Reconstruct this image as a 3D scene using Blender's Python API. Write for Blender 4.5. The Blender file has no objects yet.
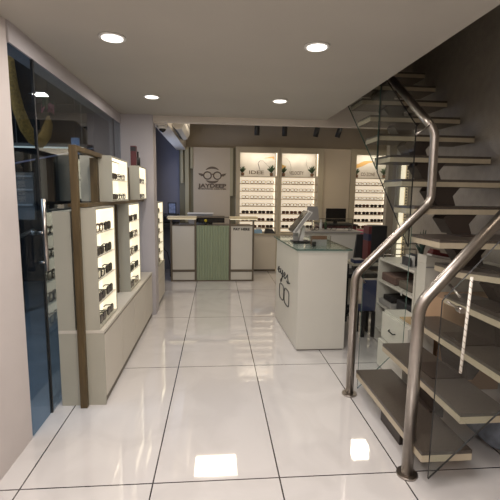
import bpy, bmesh, math, random
from mathutils import Vector, Matrix
random.seed(7)
S = bpy.context.scene
COL = S.collection

# ------------------------------------------------------------------ camera
EYE = 1.35
yaw, pit, rol = 0.084616, 0.137974, 0.0135
F = Vector((math.sin(yaw)*math.cos(pit), math.cos(yaw)*math.cos(pit), -math.sin(pit)))
r0 = Vector((math.cos(yaw), -math.sin(yaw), 0)); u0 = r0.cross(F)
R_ = r0*math.cos(rol) + u0*math.sin(rol)
U_ = u0*math.cos(rol) - r0*math.sin(rol)
cd = bpy.data.cameras.new('camera'); cd.sensor_width = 36; cd.lens = 28.8; cd.clip_start = 0.05
cam = bpy.data.objects.new('camera', cd); COL.objects.link(cam)
cam.matrix_world = Matrix(((R_.x, U_.x, -F.x, 0), (R_.y, U_.y, -F.y, 0), (R_.z, U_.z, -F.z, EYE), (0, 0, 0, 1)))
S.camera = cam

# ------------------------------------------------------------------ world, exposure
w = bpy.data.worlds.new('world'); S.world = w; w.use_nodes = True
w.node_tree.nodes['Background'].inputs[0].default_value = (.42, .47, .54, 1)
w.node_tree.nodes['Background'].inputs[1].default_value = 1.1
S.view_settings.view_transform = 'Standard'; S.view_settings.look = 'None'
S.view_settings.exposure = 0.0; S.view_settings.gamma = 1.0
S.view_settings.use_curve_mapping = False

def area(name, loc, size, power, col=(1, .93, .84), rot=(0, 0, 0), sy=None):
    l = bpy.data.lights.new(name, 'AREA'); l.energy = power; l.color = col
    l.size = size
    if sy: l.shape = 'RECTANGLE'; l.size_y = sy
    o = bpy.data.objects.new(name, l); COL.objects.link(o); o.location = loc; o.rotation_euler = rot
    return o
# unseen area lights without fixtures: front room (behind / above the camera), rear shop
area('ceiling_area_light', (0.0, 0.9, 2.155), 0.9, 34, (1, .94, .90))
area('ceiling_area_light', (0.1, -0.6, 2.155), 0.9, 26, (1, .94, .90))
area('ceiling_area_light', (0.0, 5.3, 2.57), 0.6, 13, (1, .83, .62))
area('ceiling_area_light', (2.3, 5.6, 2.57), 0.5, 8, (1, .86, .68))
area('stair_area_light', (1.6, 1.0, 3.2), 0.6, 15, (1, .84, .66))  # unseen area light over the stairs, no lamp fixture
# added bluish area light standing for daylight in the rear left passage
area('passage_fill_light', (-1.02, 6.05, 1.55), 0.8, 5.0, (.55, .68, 1), (0, math.radians(-90), 0), 1.2)

area('street_fill_light', (-2.9, 1.9, 3.6), 1.2, 60, (.80, .89, 1), (0, 0, 0))  # added bluish fill that brightens the paving outside the glass

# ------------------------------------------------------------------ materials
MC = {}
def mat(name, col, rough=.5, metal=0, emit=None, es=1, noise=0, nscale=8, bump=0, bscale=60, spec=.5, coat=0):
    if name in MC: return MC[name]
    m = bpy.data.materials.new(name); m.use_nodes = True; nt = m.node_tree; b = nt.nodes['Principled BSDF']
    b.inputs['Base Color'].default_value = (*col, 1); b.inputs['Roughness'].default_value = rough
    b.inputs['Metallic'].default_value = metal; b.inputs['Specular IOR Level'].default_value = spec
    b.inputs['Coat Weight'].default_value = coat
    tc = nt.nodes.new('ShaderNodeTexCoord')
    if noise:
        n = nt.nodes.new('ShaderNodeTexNoise'); n.inputs['Scale'].default_value = nscale; n.inputs['Detail'].default_value = 5
        r = nt.nodes.new('ShaderNodeValToRGB')
        r.color_ramp.elements[0].position = .3; r.color_ramp.elements[1].position = .7
        r.color_ramp.elements[0].color = (*[c*(1-noise) for c in col], 1)
        r.color_ramp.elements[1].color = (*[min(1, c*(1+noise)) for c in col], 1)
        nt.links.new(tc.outputs['Object'], n.inputs['Vector']); nt.links.new(n.outputs['Fac'], r.inputs['Fac'])
        nt.links.new(r.outputs['Color'], b.inputs['Base Color'])
    if bump:
        n = nt.nodes.new('ShaderNodeTexNoise'); n.inputs['Scale'].default_value = bscale
        bp = nt.nodes.new('ShaderNodeBump'); bp.inputs['Strength'].default_value = bump; bp.inputs['Distance'].default_value = .01
        nt.links.new(tc.outputs['Object'], n.inputs['Vector']); nt.links.new(n.outputs['Fac'], bp.inputs['Height'])
        nt.links.new(bp.outputs['Normal'], b.inputs['Normal'])
    if emit:
        b.inputs['Emission Color'].default_value = (*emit, 1); b.inputs['Emission Strength'].default_value = es
    MC[name] = m; return m

def wood_mat(name, c1, c2, scale=6, rough=.45, axis=2):
    m = bpy.data.materials.new(name); m.use_nodes = True; nt = m.node_tree; b = nt.nodes['Principled BSDF']
    tc = nt.nodes.new('ShaderNodeTexCoord'); mp = nt.nodes.new('ShaderNodeMapping')
    sc = [scale*6]*3; sc[axis] = scale*.5; mp.inputs['Scale'].default_value = sc
    n = nt.nodes.new('ShaderNodeTexNoise'); n.inputs['Scale'].default_value = 1.5; n.inputs['Detail'].default_value = 6
    r = nt.nodes.new('ShaderNodeValToRGB'); r.color_ramp.elements[0].color = (*c1, 1); r.color_ramp.elements[1].color = (*c2, 1)
    r.color_ramp.elements[0].position = .35; r.color_ramp.elements[1].position = .65
    nt.links.new(tc.outputs['Object'], mp.inputs['Vector']); nt.links.new(mp.outputs['Vector'], n.inputs['Vector'])
    nt.links.new(n.outputs['Fac'], r.inputs['Fac']); nt.links.new(r.outputs['Color'], b.inputs['Base Color'])
    b.inputs['Roughness'].default_value = rough
    MC[name] = m; return m

def glass_mat(name, tint, refl=1.0, ior=1.5, rough=0.0):
    m = bpy.data.materials.new(name); m.use_nodes = True; nt = m.node_tree
    for n in list(nt.nodes): nt.nodes.remove(n)
    o = nt.nodes.new('ShaderNodeOutputMaterial'); t = nt.nodes.new('ShaderNodeBsdfTransparent')
    g = nt.nodes.new('ShaderNodeBsdfGlossy'); f = nt.nodes.new('ShaderNodeFresnel'); mx = nt.nodes.new('ShaderNodeMixShader')
    mul = nt.nodes.new('ShaderNodeMath'); mul.operation = 'MULTIPLY'; mul.inputs[1].default_value = refl; mul.use_clamp = True
    t.inputs[0].default_value = (*tint, 1); g.inputs['Roughness'].default_value = rough; f.inputs[0].default_value = ior
    ge = nt.nodes.new('ShaderNodeNewGeometry'); io = nt.nodes.new('ShaderNodeMix'); io.data_type = 'FLOAT'
    io.inputs[2].default_value = ior; io.inputs[3].default_value = 1/ior      # same reflectance on both faces of the thin pane
    nt.links.new(ge.outputs['Backfacing'], io.inputs[0]); nt.links.new(io.outputs[0], f.inputs[0])
    nt.links.new(f.outputs[0], mul.inputs[0]); nt.links.new(mul.outputs[0], mx.inputs[0])
    nt.links.new(t.outputs[0], mx.inputs[1]); nt.links.new(g.outputs[0], mx.inputs[2]); nt.links.new(mx.outputs[0], o.inputs[0])
    MC[name] = m; return m

def tile_mat():
    m = bpy.data.materials.new('floor_tiles'); m.use_nodes = True; nt = m.node_tree; b = nt.nodes['Principled BSDF']
    tc = nt.nodes.new('ShaderNodeTexCoord'); sp = nt.nodes.new('ShaderNodeSeparateXYZ')
    nt.links.new(tc.outputs['Object'], sp.inputs[0])
    def line(out, off, per, wd):
        a = nt.nodes.new('ShaderNodeMath'); a.operation = 'SUBTRACT'; a.inputs[1].default_value = off
        nt.links.new(out, a.inputs[0])
        p = nt.nodes.new('ShaderNodeMath'); p.operation = 'PINGPONG'; p.inputs[1].default_value = per/2
        nt.links.new(a.outputs[0], p.inputs[0])
        l = nt.nodes.new('ShaderNodeMath'); l.operation = 'LESS_THAN'; l.inputs[1].default_value = wd
        nt.links.new(p.outputs[0], l.inputs[0]); return l.outputs[0]
    lx = line(sp.outputs['X'], -0.295, .6, .0035); ly = line(sp.outputs['Y'], 3.02, 1.28, .0035)
    mx = nt.nodes.new('ShaderNodeMath'); mx.operation = 'MAXIMUM'
    nt.links.new(lx, mx.inputs[0]); nt.links.new(ly, mx.inputs[1])
    n = nt.nodes.new('ShaderNodeTexNoise'); n.inputs['Scale'].default_value = 2.2; n.inputs['Detail'].default_value = 8; n.inputs['Distortion'].default_value = 1.5
    nt.links.new(tc.outputs['Object'], n.inputs['Vector'])
    r = nt.nodes.new('ShaderNodeValToRGB'); e = r.color_ramp.elements
    e[0].position = .38; e[0].color = (.66, .63, .615, 1); e[1].position = .55; e[1].color = (.71, .68, .665, 1)
    nt.links.new(n.outputs['Fac'], r.inputs['Fac'])
    c = nt.nodes.new('ShaderNodeMixRGB'); c.inputs[2].default_value = (.05, .045, .045, 1)
    nt.links.new(mx.outputs[0], c.inputs[0]); nt.links.new(r.outputs[0], c.inputs[1]); nt.links.new(c.outputs[0], b.inputs['Base Color'])
    n2 = nt.nodes.new('ShaderNodeTexNoise'); n2.inputs['Scale'].default_value = 5; nt.links.new(tc.outputs['Object'], n2.inputs['Vector'])
    bp = nt.nodes.new('ShaderNodeBump'); bp.inputs['Strength'].default_value = .012; bp.inputs['Distance'].default_value = .02
    nt.links.new(n2.outputs['Fac'], bp.inputs['Height']); nt.links.new(bp.outputs[0], b.inputs['Normal'])
    b.inputs['Roughness'].default_value = .04; b.inputs['Specular IOR Level'].default_value = 1.0
    b.inputs['Coat Weight'].default_value = .6; b.inputs['Coat Roughness'].default_value = .015; b.inputs['Coat IOR'].default_value = 1.6
    nt.links.new(bp.outputs[0], b.inputs['Coat Normal'])
    return m

FLOOR = tile_mat()
WALL_W = mat('wall_paint_pinkish_white', (.60, .54, .515), .7, noise=.04, nscale=3, bump=.05)
WALL_L = mat('wall_paint_lilac', (.50, .465, .475), .7, noise=.05, nscale=2, bump=.05)
WALL_B = mat('wall_paint_blue_grey', (.25, .26, .34), .7, noise=.06, nscale=2)
WALL_T = mat('wall_paint_taupe', (.36, .31, .24), .7, noise=.05, nscale=2)
WALL_S = mat('wall_texture_stairs', (.30, .265, .225), .35, noise=.10, nscale=14, bump=.35, bscale=90)
CEIL = mat('ceiling_paint', (.46, .43, .38), .8, noise=.03, nscale=2)
BEAM = mat('beam_paint', (.72, .65, .57), .7, noise=.03, nscale=2)
SOFF = mat('soffit_white', (.66, .62, .56), .7)
CREAM = mat('cream_laminate', (.60, .555, .475), .38, noise=.02, nscale=3)
CREAM_E = mat('cream_edge_laminate', (.40, .38, .31), .45, noise=.03, nscale=3)
WHITE = mat('white_laminate', (.62, .60, .54), .35, noise=.02, nscale=3)
WOOD = wood_mat('oak_brown', (.066, .041, .013), (.115, .075, .029), 5)
WOODL = wood_mat('cardboard_tan', (.45, .32, .17), (.52, .38, .22), 3)
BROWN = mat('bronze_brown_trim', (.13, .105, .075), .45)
OLIVE = mat('olive_panel', (.20, .185, .125), .6, noise=.05, nscale=3)
OLIVEL = mat('olive_slat', (.42, .385, .26), .5, noise=.04, nscale=3)
GREEN = mat('sage_green_fluted', (.30, .36, .25), .5, noise=.03, nscale=4)
LOGOP = mat('logo_panel_taupe', (.55, .475, .37), .55, noise=.03, nscale=2)
TXT = mat('logo_brown', (.135, .10, .07), .5)
BLACK = mat('matt_black', (.012, .012, .013), .5)
BLACKG = mat('glossy_black', (.01, .01, .011), .12)
DARK = mat('dark_charcoal', (.035, .035, .04), .5, noise=.2, nscale=6)
STEEL = mat('brushed_steel', (.40, .36, .325), .31, 1, noise=.06, nscale=30)
TREAD = mat('brown_granite_tread', (.066, .052, .042), .36, noise=.30, nscale=120)
NOSE = mat('cream_stone_edge', (.45, .385, .28), .5, noise=.06, nscale=20)
STRING = mat('dark_brown_painted_steel', (.04, .028, .022), .45)
LIT = mat('backlit_acrylic', (.8, .76, .66), .5, emit=(1, .92, .70), es=.95)
LITB = mat('backlit_acrylic_rear', (.8, .72, .62), .5, emit=(1, .85, .64), es=.72)
LED = mat('led_strip', (1, 1, 1), .5, emit=(1, .93, .74), es=2.2)
LEDC = mat('added_lamp_diffuser', (1, 1, 1), .5, emit=(1, .95, .88), es=2.0)
RED = mat('dark_red', (.10, .015, .015), .5, noise=.1, nscale=5)
MAROON = mat('maroon_laminate', (.09, .02, .022), .35, noise=.1, nscale=4)
BLUE = mat('navy_blue', (.022, .032, .085), .5, noise=.1, nscale=5)
BLUEL = mat('light_blue', (.28, .45, .62), .5)
PINK = mat('pink_card', (.75, .16, .28), .5)
YEL = mat('marigold', (.62, .34, .08), .8, noise=.35, nscale=60, bump=.8, bscale=90)
LEAF = mat('plant_leaf', (.028, .06, .022), .6, noise=.3, nscale=20)
POT = mat('terracotta_brown_pot', (.17, .09, .05), .7)
PLW = mat('white_plastic', (.66, .65, .62), .35)
PLG = mat('grey_plastic', (.30, .29, .28), .4)
GOLD = mat('gold_wire', (.16, .10, .05), .4, .3)
LENS = mat('dark_lens', (.035, .022, .018), .15)
LENSB = mat('brown_lens', (.12, .05, .03), .15)
CLEAR = glass_mat('clear_glass', (.965, .985, .975), .8)
CLEARE = mat('glass_green_edge', (.04, .10, .085), .1)
SHOPG = glass_mat('shopfront_glass', (.62, .68, .72), 1.3)
DOORG = glass_mat('door_glass', (.55, .62, .68), .35)
COUNTERG = glass_mat('counter_glass', (.90, .95, .93), .9)
OUT = mat('street_dark', (.028, .032, .045), .8, noise=.3, nscale=2)
OUTF = mat('street_paving', (.33, .36, .39), .4, noise=.15, nscale=4)
PRINT = mat('poster_grey', (.66, .62, .58), .5, noise=.12, nscale=4)
ORANGE = mat('poster_orange', (.66, .40, .14), .5)

# ------------------------------------------------------------------ mesh helpers
class MB:
    def __init__(s): s.bm = bmesh.new(); s.mats = []
    def mi(s, m):
        if m not in s.mats: s.mats.append(m)
        return s.mats.index(m)
    def _f(s, fs, m, smooth=False):
        i = s.mi(m)
        for f in fs: f.material_index = i; f.smooth = smooth
    def box(s, a, b, m, bev=0):
        x0, y0, z0 = [min(p, q) for p, q in zip(a, b)]; x1, y1, z1 = [max(p, q) for p, q in zip(a, b)]
        v = [s.bm.verts.new(p) for p in ((x0,y0,z0),(x1,y0,z0),(x1,y1,z0),(x0,y1,z0),(x0,y0,z1),(x1,y0,z1),(x1,y1,z1),(x0,y1,z1))]
        fs = [s.bm.faces.new([v[i] for i in q]) for q in ((0,3,2,1),(4,5,6,7),(0,1,5,4),(1,2,6,5),(2,3,7,6),(3,0,4,7))]
        s._f(fs, m)
        if bev:
            es = list({e for f in fs for e in f.edges})
            r = bmesh.ops.bevel(s.bm, geom=es, offset=bev, segments=2, affect='EDGES', profile=.5)
            s._f(r['faces'], m)
        return s
    def prism(s, pts, z0, z1, m, side=None):          # polygon in xy, ccw, extruded in z
        a = [s.bm.verts.new((x, y, z0)) for x, y in pts]; b = [s.bm.verts.new((x, y, z1)) for x, y in pts]
        n = len(pts)
        s._f([s.bm.faces.new(a[::-1]), s.bm.faces.new(b)], m)
        s._f([s.bm.faces.new((a[i], a[(i+1) % n], b[(i+1) % n], b[i])) for i in range(n)], side or m)
        return s
    def hull(s, A, B, m, smooth=False):                # loft between two equal rings of 3D points
        a = [s.bm.verts.new(p) for p in A]; b = [s.bm.verts.new(p) for p in B]; n = len(A)
        s._f([s.bm.faces.new(a[::-1]), s.bm.faces.new(b)], m)
        s._f([s.bm.faces.new((a[i], a[(i+1) % n], b[(i+1) % n], b[i])) for i in range(n)], m, smooth)
        return s
    def tube(s, path, r, m, seg=10, cap=True, closed=False):
        P = [Vector(p) for p in path]; n = len(P); rings = []
        ref = None
        for i, p in enumerate(P):
            if closed: d = (P[(i+1) % n]-P[i-1])
            else: d = (P[min(i+1, n-1)]-P[max(i-1, 0)])
            d.normalize()
            if ref is None:
                ref = Vector((0, 0, 1)) if abs(d.z) < .9 else Vector((1, 0, 0))
            a = (ref - d*ref.dot(d)).normalized(); ref = a; b = d.cross(a)
            rr = r[i] if isinstance(r, (list, tuple)) else r
            rings.append([s.bm.verts.new(p+(a*math.cos(t)+b*math.sin(t))*rr) for t in [2*math.pi*k/seg for k in range(seg)]])
        fs = []
        for i in range(n if closed else n-1):
            A, B = rings[i], rings[(i+1) % n]
            fs += [s.bm.faces.new((A[k], A[(k+1) % seg], B[(k+1) % seg], B[k])) for k in range(seg)]
        s._f(fs, m, True)
        if cap and not closed: s._f([s.bm.faces.new(rings[0][::-1]), s.bm.faces.new(rings[-1])], m)
        return s
    def cyl(s, a, b, r, m, seg=16, r2=None): return s.tube([a, b], [r, r if r2 is None else r2], m, seg)
    def plate(s, pts2, m, origin, ux, uy, th):          # flat outline with thickness in any plane
        o = Vector(origin); ux = Vector(ux); uy = Vector(uy); nn = ux.cross(uy).normalized()*th
        A = [o+ux*x+uy*y for x, y in pts2]
        return s.hull(A, [p+nn for p in A], m)
    def build(s, name, parent=None, loc=None):
        bmesh.ops.recalc_face_normals(s.bm, faces=s.bm.faces[:])
        me = bpy.data.meshes.new(name); s.bm.to_mesh(me); s.bm.free()
        for m in s.mats: me.materials.append(m)
        o = bpy.data.objects.new(name, me); COL.objects.link(o)
        if parent: o.parent = parent; o.matrix_parent_inverse = Matrix.Translation(parent.location).inverted() if loc is None else Matrix()
        if loc: o.location = loc
        return o

def tag(o, label, cat, group=None, kind=None):
    o['label'] = label; o['category'] = cat
    if group: o['group'] = group
    if kind: o['kind'] = kind
    return o
def thing(name, label, cat, loc=(0, 0, 0), group=None):
    o = bpy.data.objects.new(name, None); COL.objects.link(o); o.location = loc; o.empty_display_size = .1
    return tag(o, label, cat, group)
def struct(o): o['kind'] = 'structure'; return o
def box(name, a, b, m, parent=None, bev=0): return MB().box(a, b, m, bev).build(name, parent)
def sbox(name, a, b, m): return struct(box(name, a, b, m))

def text(name, body, size, m, origin, ux, uy, parent, width=None, shear=0, th=.003, bold=0):
    """lettering centred on origin in the plane ux,uy"""
    c = bpy.data.curves.new('t', 'FONT'); c.body = body; c.size = size; c.extrude = th/2; c.align_x = 'CENTER'; c.align_y = 'CENTER'
    c.shear = shear; c.resolution_u = 3; c.offset = bold
    t = bpy.data.objects.new('t', c); COL.objects.link(t)
    bpy.context.view_layer.update()
    me = bpy.data.meshes.new_from_object(t.evaluated_get(bpy.context.evaluated_depsgraph_get()))
    bpy.data.objects.remove(t)
    xs = [v.co.x for v in me.vertices]; k = (width/(max(xs)-min(xs))) if width else 1
    ux = Vector(ux); uy = Vector(uy); un = ux.cross(uy); o = Vector(origin)
    for v in me.vertices:
        p = v.co.copy(); v.co = o + ux*p.x*k + uy*p.y + un*p.z
    me.materials.clear(); me.materials.append(m)
    ob = bpy.data.objects.new(name, me); COL.objects.link(ob); me.name = name
    ob.parent = parent; ob.matrix_parent_inverse = Matrix.Translation(parent.location).inverted()
    return ob

ORD = ['first', 'second', 'third', 'fourth', 'fifth', 'sixth', 'seventh', 'eighth', 'ninth']

# ------------------------------------------------------------------ room shell
sbox('floor', (-1.2, -1.6, -.05), (3.7, 7.3, 0), FLOOR)
sbox('ceiling', (-1.2, -1.6, 2.165), (1.2, 4.45, 2.24), CEIL)
sbox('ceiling', (1.2, -1.6, 2.165), (2.2, 1.2, 2.24), CEIL)
sbox('ceiling', (-1.2, 4.45, 2.62), (3.7, 7.3, 2.67), CEIL)
sbox('trim_1', (-1.07, 4.45, 2.10), (3.65, 4.52, 2.62), BEAM)           # dropped beam between the two zones
sbox('trim_2', (-.685, 4.52, 2.09), (-.525, 7.15, 2.62), SOFF)            # soffit over the passage
sbox('wall_left', (-1.12, -1.6, 0), (-1.01, 2.14, 2.17), WALL_W)
sbox('wall_left', (-1.10, 2.14, 2.065), (-1.0, 4.42, 2.17), WALL_L)     # bulkhead over the glass
sbox('wall_left', (-1.12, 4.42, 0), (-.67, 4.62, 2.19), WALL_L)          # pillar
sbox('wall_left', (-1.17, 4.62, 0), (-1.07, 7.3, 2.62), WALL_B)
sbox('wall_back', (-1.2, 7.2, 0), (3.7, 7.3, 2.62), WALL_T)
sbox('wall_back', (-1.07, 7.195, 0), (-.64, 7.2, 2.62), WALL_B)
sbox('wall_right', (2.12, -1.6, 0), (2.2, 4.45, 4.2), WALL_S)
sbox('wall_right', (3.6, 4.4, 0), (3.7, 7.3, 2.62), WALL_T)
sbox('wall_right', (1.90, 4.37, 0), (2.12, 4.45, 2.19), WALL_T)          # short partition behind the stairs
sbox('wall_right', (2.12, 4.37, 0), (3.6, 4.45, 2.62), WALL_T)
sbox('wall_front', (-1.2, -1.7, 0), (2.2, -1.6, 2.24), WALL_T)
# stair shaft above the ceiling opening
sbox('wall_left_shaft', (1.14, 1.14, 2.24), (1.2, 4.5, 4.2), WALL_S)
sbox('wall_back_shaft', (1.2, 4.40, 2.62), (2.12, 4.45, 4.2), WALL_S)
sbox('wall_front_shaft', (1.2, 1.14, 2.24), (2.12, 1.2, 4.2), WALL_S)
sbox('ceiling_shaft', (1.14, 1.14, 4.2), (2.2, 4.5, 4.25), CEIL)
# unseen window with glowing pane, added to explain the bluish passage light
wn = struct(MB().box((-1.07, 5.6, 1.0), (-1.04, 5.65, 2.0), DARK).box((-1.07, 6.45, 1.0), (-1.04, 6.5, 2.0), DARK).box((-1.07, 5.65, 1.95), (-1.04, 6.45, 2.0), DARK).box((-1.07, 5.65, 1.0), (-1.04, 6.45, 1.05), DARK).build('window_added'))
pn = MB().box((-1.068, 5.65, 1.05), (-1.06, 6.45, 1.95), mat('added_pane_glow', (.5, .6, .8), .2, emit=(.5, .65, 1), es=.9)).build('pane', wn)

# ceiling lamps (fixtures), added to light the front room
for i, (x, y, lb) in enumerate(((-.55, 2.3, 'added round recessed ceiling lamp over the tall left display rack'), (.55, 2.3, 'added round recessed ceiling lamp nearest the stairs, front row'),
                                (-.55, 3.6, 'added round recessed ceiling lamp near the far end of the left glass'), (.55, 3.6, 'added round recessed ceiling lamp above the white island counter'))):
    t = thing('added_ceiling_lamp', lb, 'ceiling lamp', (x, y, 2.165), 'added recessed lamps of the front ceiling')
    MB().cyl((x, y, 2.165), (x, y, 2.157), .07, PLW, 24).build('rim', t)
    MB().cyl((x, y, 2.1565), (x, y, 2.154), .055, LEDC, 24).build('diffuser', t)
    l = area('ceiling_area_light', (x, y, 2.147), .1, 6, (1, .93, .86))

# ------------------------------------------------------------------ outside, behind the left glass
sbox('floor_outside', (-4.6, 1.2, -.05), (-1.2, 8.5, 0), OUTF)
sbox('wall_left_outside', (-4.7, 1.0, 0), (-4.6, 8.5, 4), OUT)
sbox('wall_back_outside', (-4.7, 6.2, 0), (-1.2, 6.3, 4), OUT)
g = MB()
ts = [(-1.50 + .0*k, 0, 0) for k in range(1)]
pth = [(-1.45, 3.02, 2.6), (-1.45, 3.12, 2.1), (-1.45, 3.18, 1.95), (-1.45, 3.28, 1.83), (-1.45, 3.40, 1.76), (-1.45, 3.52, 1.75), (-1.45, 3.64, 1.83), (-1.45, 3.71, 1.93), (-1.45, 3.72, 2.0)]
g.tube(pth, [.03, .035, .04, .045, .045, .045, .045, .035, .01], YEL, 10)
tag(g.build('garland'), 'thick yellow marigold garland looping down outside the shopfront glass', 'garland')
g = MB()
for k in range(10):
    a = k*.63; g.tube([(-1.36, 3.50, 2.0), (-1.36+.03*math.cos(a), 3.50+.06*math.sin(a), 2.04+.02*(k % 3)), (-1.36+.04*math.cos(a), 3.50+.1*math.sin(a), 1.97+.03*(k % 2))], [.012, .02, .002], LEAF if k % 3 else PINK, 5)
g.tube([(-1.36, 3.50, 2.0), (-1.36, 3.50, 2.6)], .004, BLACK, 5)
tag(g.build('leaf_bunch'), 'dark green leaf bunch with pink petals hanging inside the yellow garland loop', 'plant')
t = thing('tube_lamp', 'thin white tube lamp glowing behind the shopfront glass', 'lamp', (-1.9, 4.7, 1.83))
MB().box((-2.25, 4.72, 1.84), (-1.45, 4.76, 1.88), PLG).build('holder', t)
for x in (-2.2, -1.5): box('hanger', (x-.004, 4.736, 1.8805), (x+.004, 4.744, 2.6), PLG, t)
MB().cyl((-2.22, 4.71, 1.835), (-1.48, 4.71, 1.835), .009, mat('tube_glow', (1, 1, 1), .5, emit=(.95, .95, .85), es=.9), 8).build('tube', t)
g = MB().box((-2.35, 4.5, 1.05), (-1.95, 4.55, 1.55), PLG)
t = thing('slatted_panel', 'grey slatted panel with pale rails seen through the shopfront glass', 'panel', (-2.1, 4.5, 0))
g.build('board', t)
for z in (1.2, 1.36, 1.5): box('rail', (-2.35, 4.47, z), (-1.95, 4.5, z+.018), PLW, t)
box('post', (-2.2, 4.52, 0), (-2.14, 4.56, 1.06), BLACK, t)
g = MB(); g.tube([(-2.0, 3.3, 0), (-2.0, 3.3, .12), (-1.98, 3.34, .22), (-2.0, 3.3, .26)], [.10, .16, .10, .02], BLACK, 12)
tag(g.build('black_sack'), 'black sack lying on the blue lit paving outside the glass', 'sack')

# shopfront glass
sbox('ceiling_outside', (-4.6, 3.0, 2.6), (-1.2, 6.2, 2.66), OUT)
wn = struct(MB().box((-1.015, 2.42, 0.0), (-1.005, 4.415, 2.065), SHOPG).build('window_1'))
MB().box((-1.017, 2.395, 0), (-1.003, 2.41, 2.065), BLACK).build('window_joint', wn)
MB().box((-1.016, 4.135, 1.6), (-1.004, 4.15, 2.065), BLACK).build('window_joint', wn)
dr = struct(MB().box((-1.015, 2.145, 0.01), (-1.005, 2.393, 2.06), DOORG).build('door_1'))
h = MB(); h.cyl((-.965, 2.34, .90), (-.965, 2.34, 1.31), .012, STEEL, 14)
h.cyl((-1.004, 2.34, 1.12), (-.965, 2.34, 1.12), .009, STEEL, 10).cyl((-1.004, 2.34, .95), (-.965, 2.34, .95), .009, STEEL, 10)
h.build('door_handle', dr)
MB().cyl((-1.045, 2.34, 1.12), (-1.016, 2.34, 1.12), .014, STEEL, 10).cyl((-1.05, 2.15, 1.10), (-1.05, 2.39, 1.13), .010, STEEL, 10).build('door_handle_bar', dr)
t = thing('brace_rod', 'thin lilac rod crossing behind the shopfront glass at head height', 'rod', (-1.45, 3.8, 1.7))
MB().tube([(-1.95, 3.8, 1.565), (-1.10, 3.8, 1.745)], .007, mat('lilac_rod', (.32, .34, .55), .3), 6).build('rod', t)
MB().cyl((-1.95, 3.8, 1.56), (-1.95, 3.8, 2.6), .006, DARK, 6).build('hanger', t); MB().cyl((-1.10, 3.8, 1.74), (-1.10, 3.8, 2.6), .006, DARK, 6).build('hanger', t)
t = thing('blue_lamp_sign', 'small pale blue lit square hanging behind the shopfront glass', 'sign', (-1.5, 4.5, 1.8))
box('panel', (-1.535, 4.5, 1.75), (-1.455, 4.52, 1.92), mat('blue_lit', (.3, .45, .7), .5, emit=(.28, .42, .70), es=.35), t); box('hanger', (-1.50, 4.506, 1.9205), (-1.49, 4.514, 2.6), BLACK, t)

# ------------------------------------------------------------------ eyewear builder
def spec_mesh(name, style, parent=None, w=.14, scale=1.0, split=True):
    """eyewear lying with lenses towards -y, standing on z=0, temples to +y"""
    fm = BLACKG if style in ('black', 'blackclear') else (GOLD if style == 'gold' else mat('brown_acetate', (.07, .035, .02), .3))
    lm = LENS if style == 'black' else (LENSB if style == 'brown' else None)
    fr = MB(); ln = MB()
    rx, rz = w*.225, w*.175; tr = w*.026 if fm is not GOLD else w*.03
    N = 12
    def sq(v): return math.copysign(abs(v)**.6, v)
    for sx in (-1, 1):
        cx = sx*w*.255
        ring = [(cx+rx*sq(math.cos(2*math.pi*k/N)), 0.004, rz+tr+rz*sq(math.sin(2*math.pi*k/N))) for k in range(N)]
        fr.tube(ring, tr, fm, 5, closed=True)
        if lm:
            A = [(p[0], -.001, p[2]) for p in ring]; ln.hull(A, [(p[0], .003, p[2]) for p in A], lm)
        hx = sx*w*.485
        fr.tube([(hx, .003, rz*1.5), (hx+sx*.002, .012, rz*1.55), (hx*.97, w*.36, rz*1.5), (hx*.93, w*.46, rz*1.0)], tr*1.1, fm, 5)
    fr.tube([(-w*.06, .002, rz*1.35), (0, -.002, rz*1.55), (w*.06, .002, rz*1.35)], tr, fm, 5)
    return fr, ln, bool(lm)

EYE_CACHE = {}
def eyewear(label, group, loc, rz, style, w=.14, parts=True, tilt=0):
    key = (style, w, parts)
    if key not in EYE_CACHE:
        fr, ln, has = spec_mesh('frame', style, w=w)
        if not parts:
            if has:
                # merge lenses into the same mesh (too small to show parts)
                tmp = bpy.data.meshes.new('l'); ln.bm.to_mesh(tmp); i = fr.mi(ln.mats[0]); n0 = len(fr.bm.faces)
                fr.bm.from_mesh(tmp); fr.bm.faces.ensure_lookup_table()
                for f in fr.bm.faces[n0:]: f.material_index = i
            o = fr.build('eyeglasses'); me = o.data; bpy.data.objects.remove(o); EYE_CACHE[key] = (me, None)
        else:
            o = fr.build('frame'); me = o.data; bpy.data.objects.remove(o); lme = None
            if has:
                o = ln.build('lenses'); lme = o.data; bpy.data.objects.remove(o)
            EYE_CACHE[key] = (me, lme)
    me, lme = EYE_CACHE[key]
    nm = 'sunglasses' if style in ('black', 'brown') else 'eyeglasses'
    if not parts:
        o = bpy.data.objects.new(nm, me); COL.objects.link(o)
    else:
        o = bpy.data.objects.new(nm, None); COL.objects.link(o); o.empty_display_size = .05
        for n, d in (('frame', me), ('lenses', lme)):
            if d:
                c = bpy.data.objects.new(n, d); COL.objects.link(c); c.parent = o
    o.location = loc; o.rotation_euler = (tilt, 0, rz)
    return tag(o, label, 'sunglasses' if nm == 'sunglasses' else 'eyeglasses', group)

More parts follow.
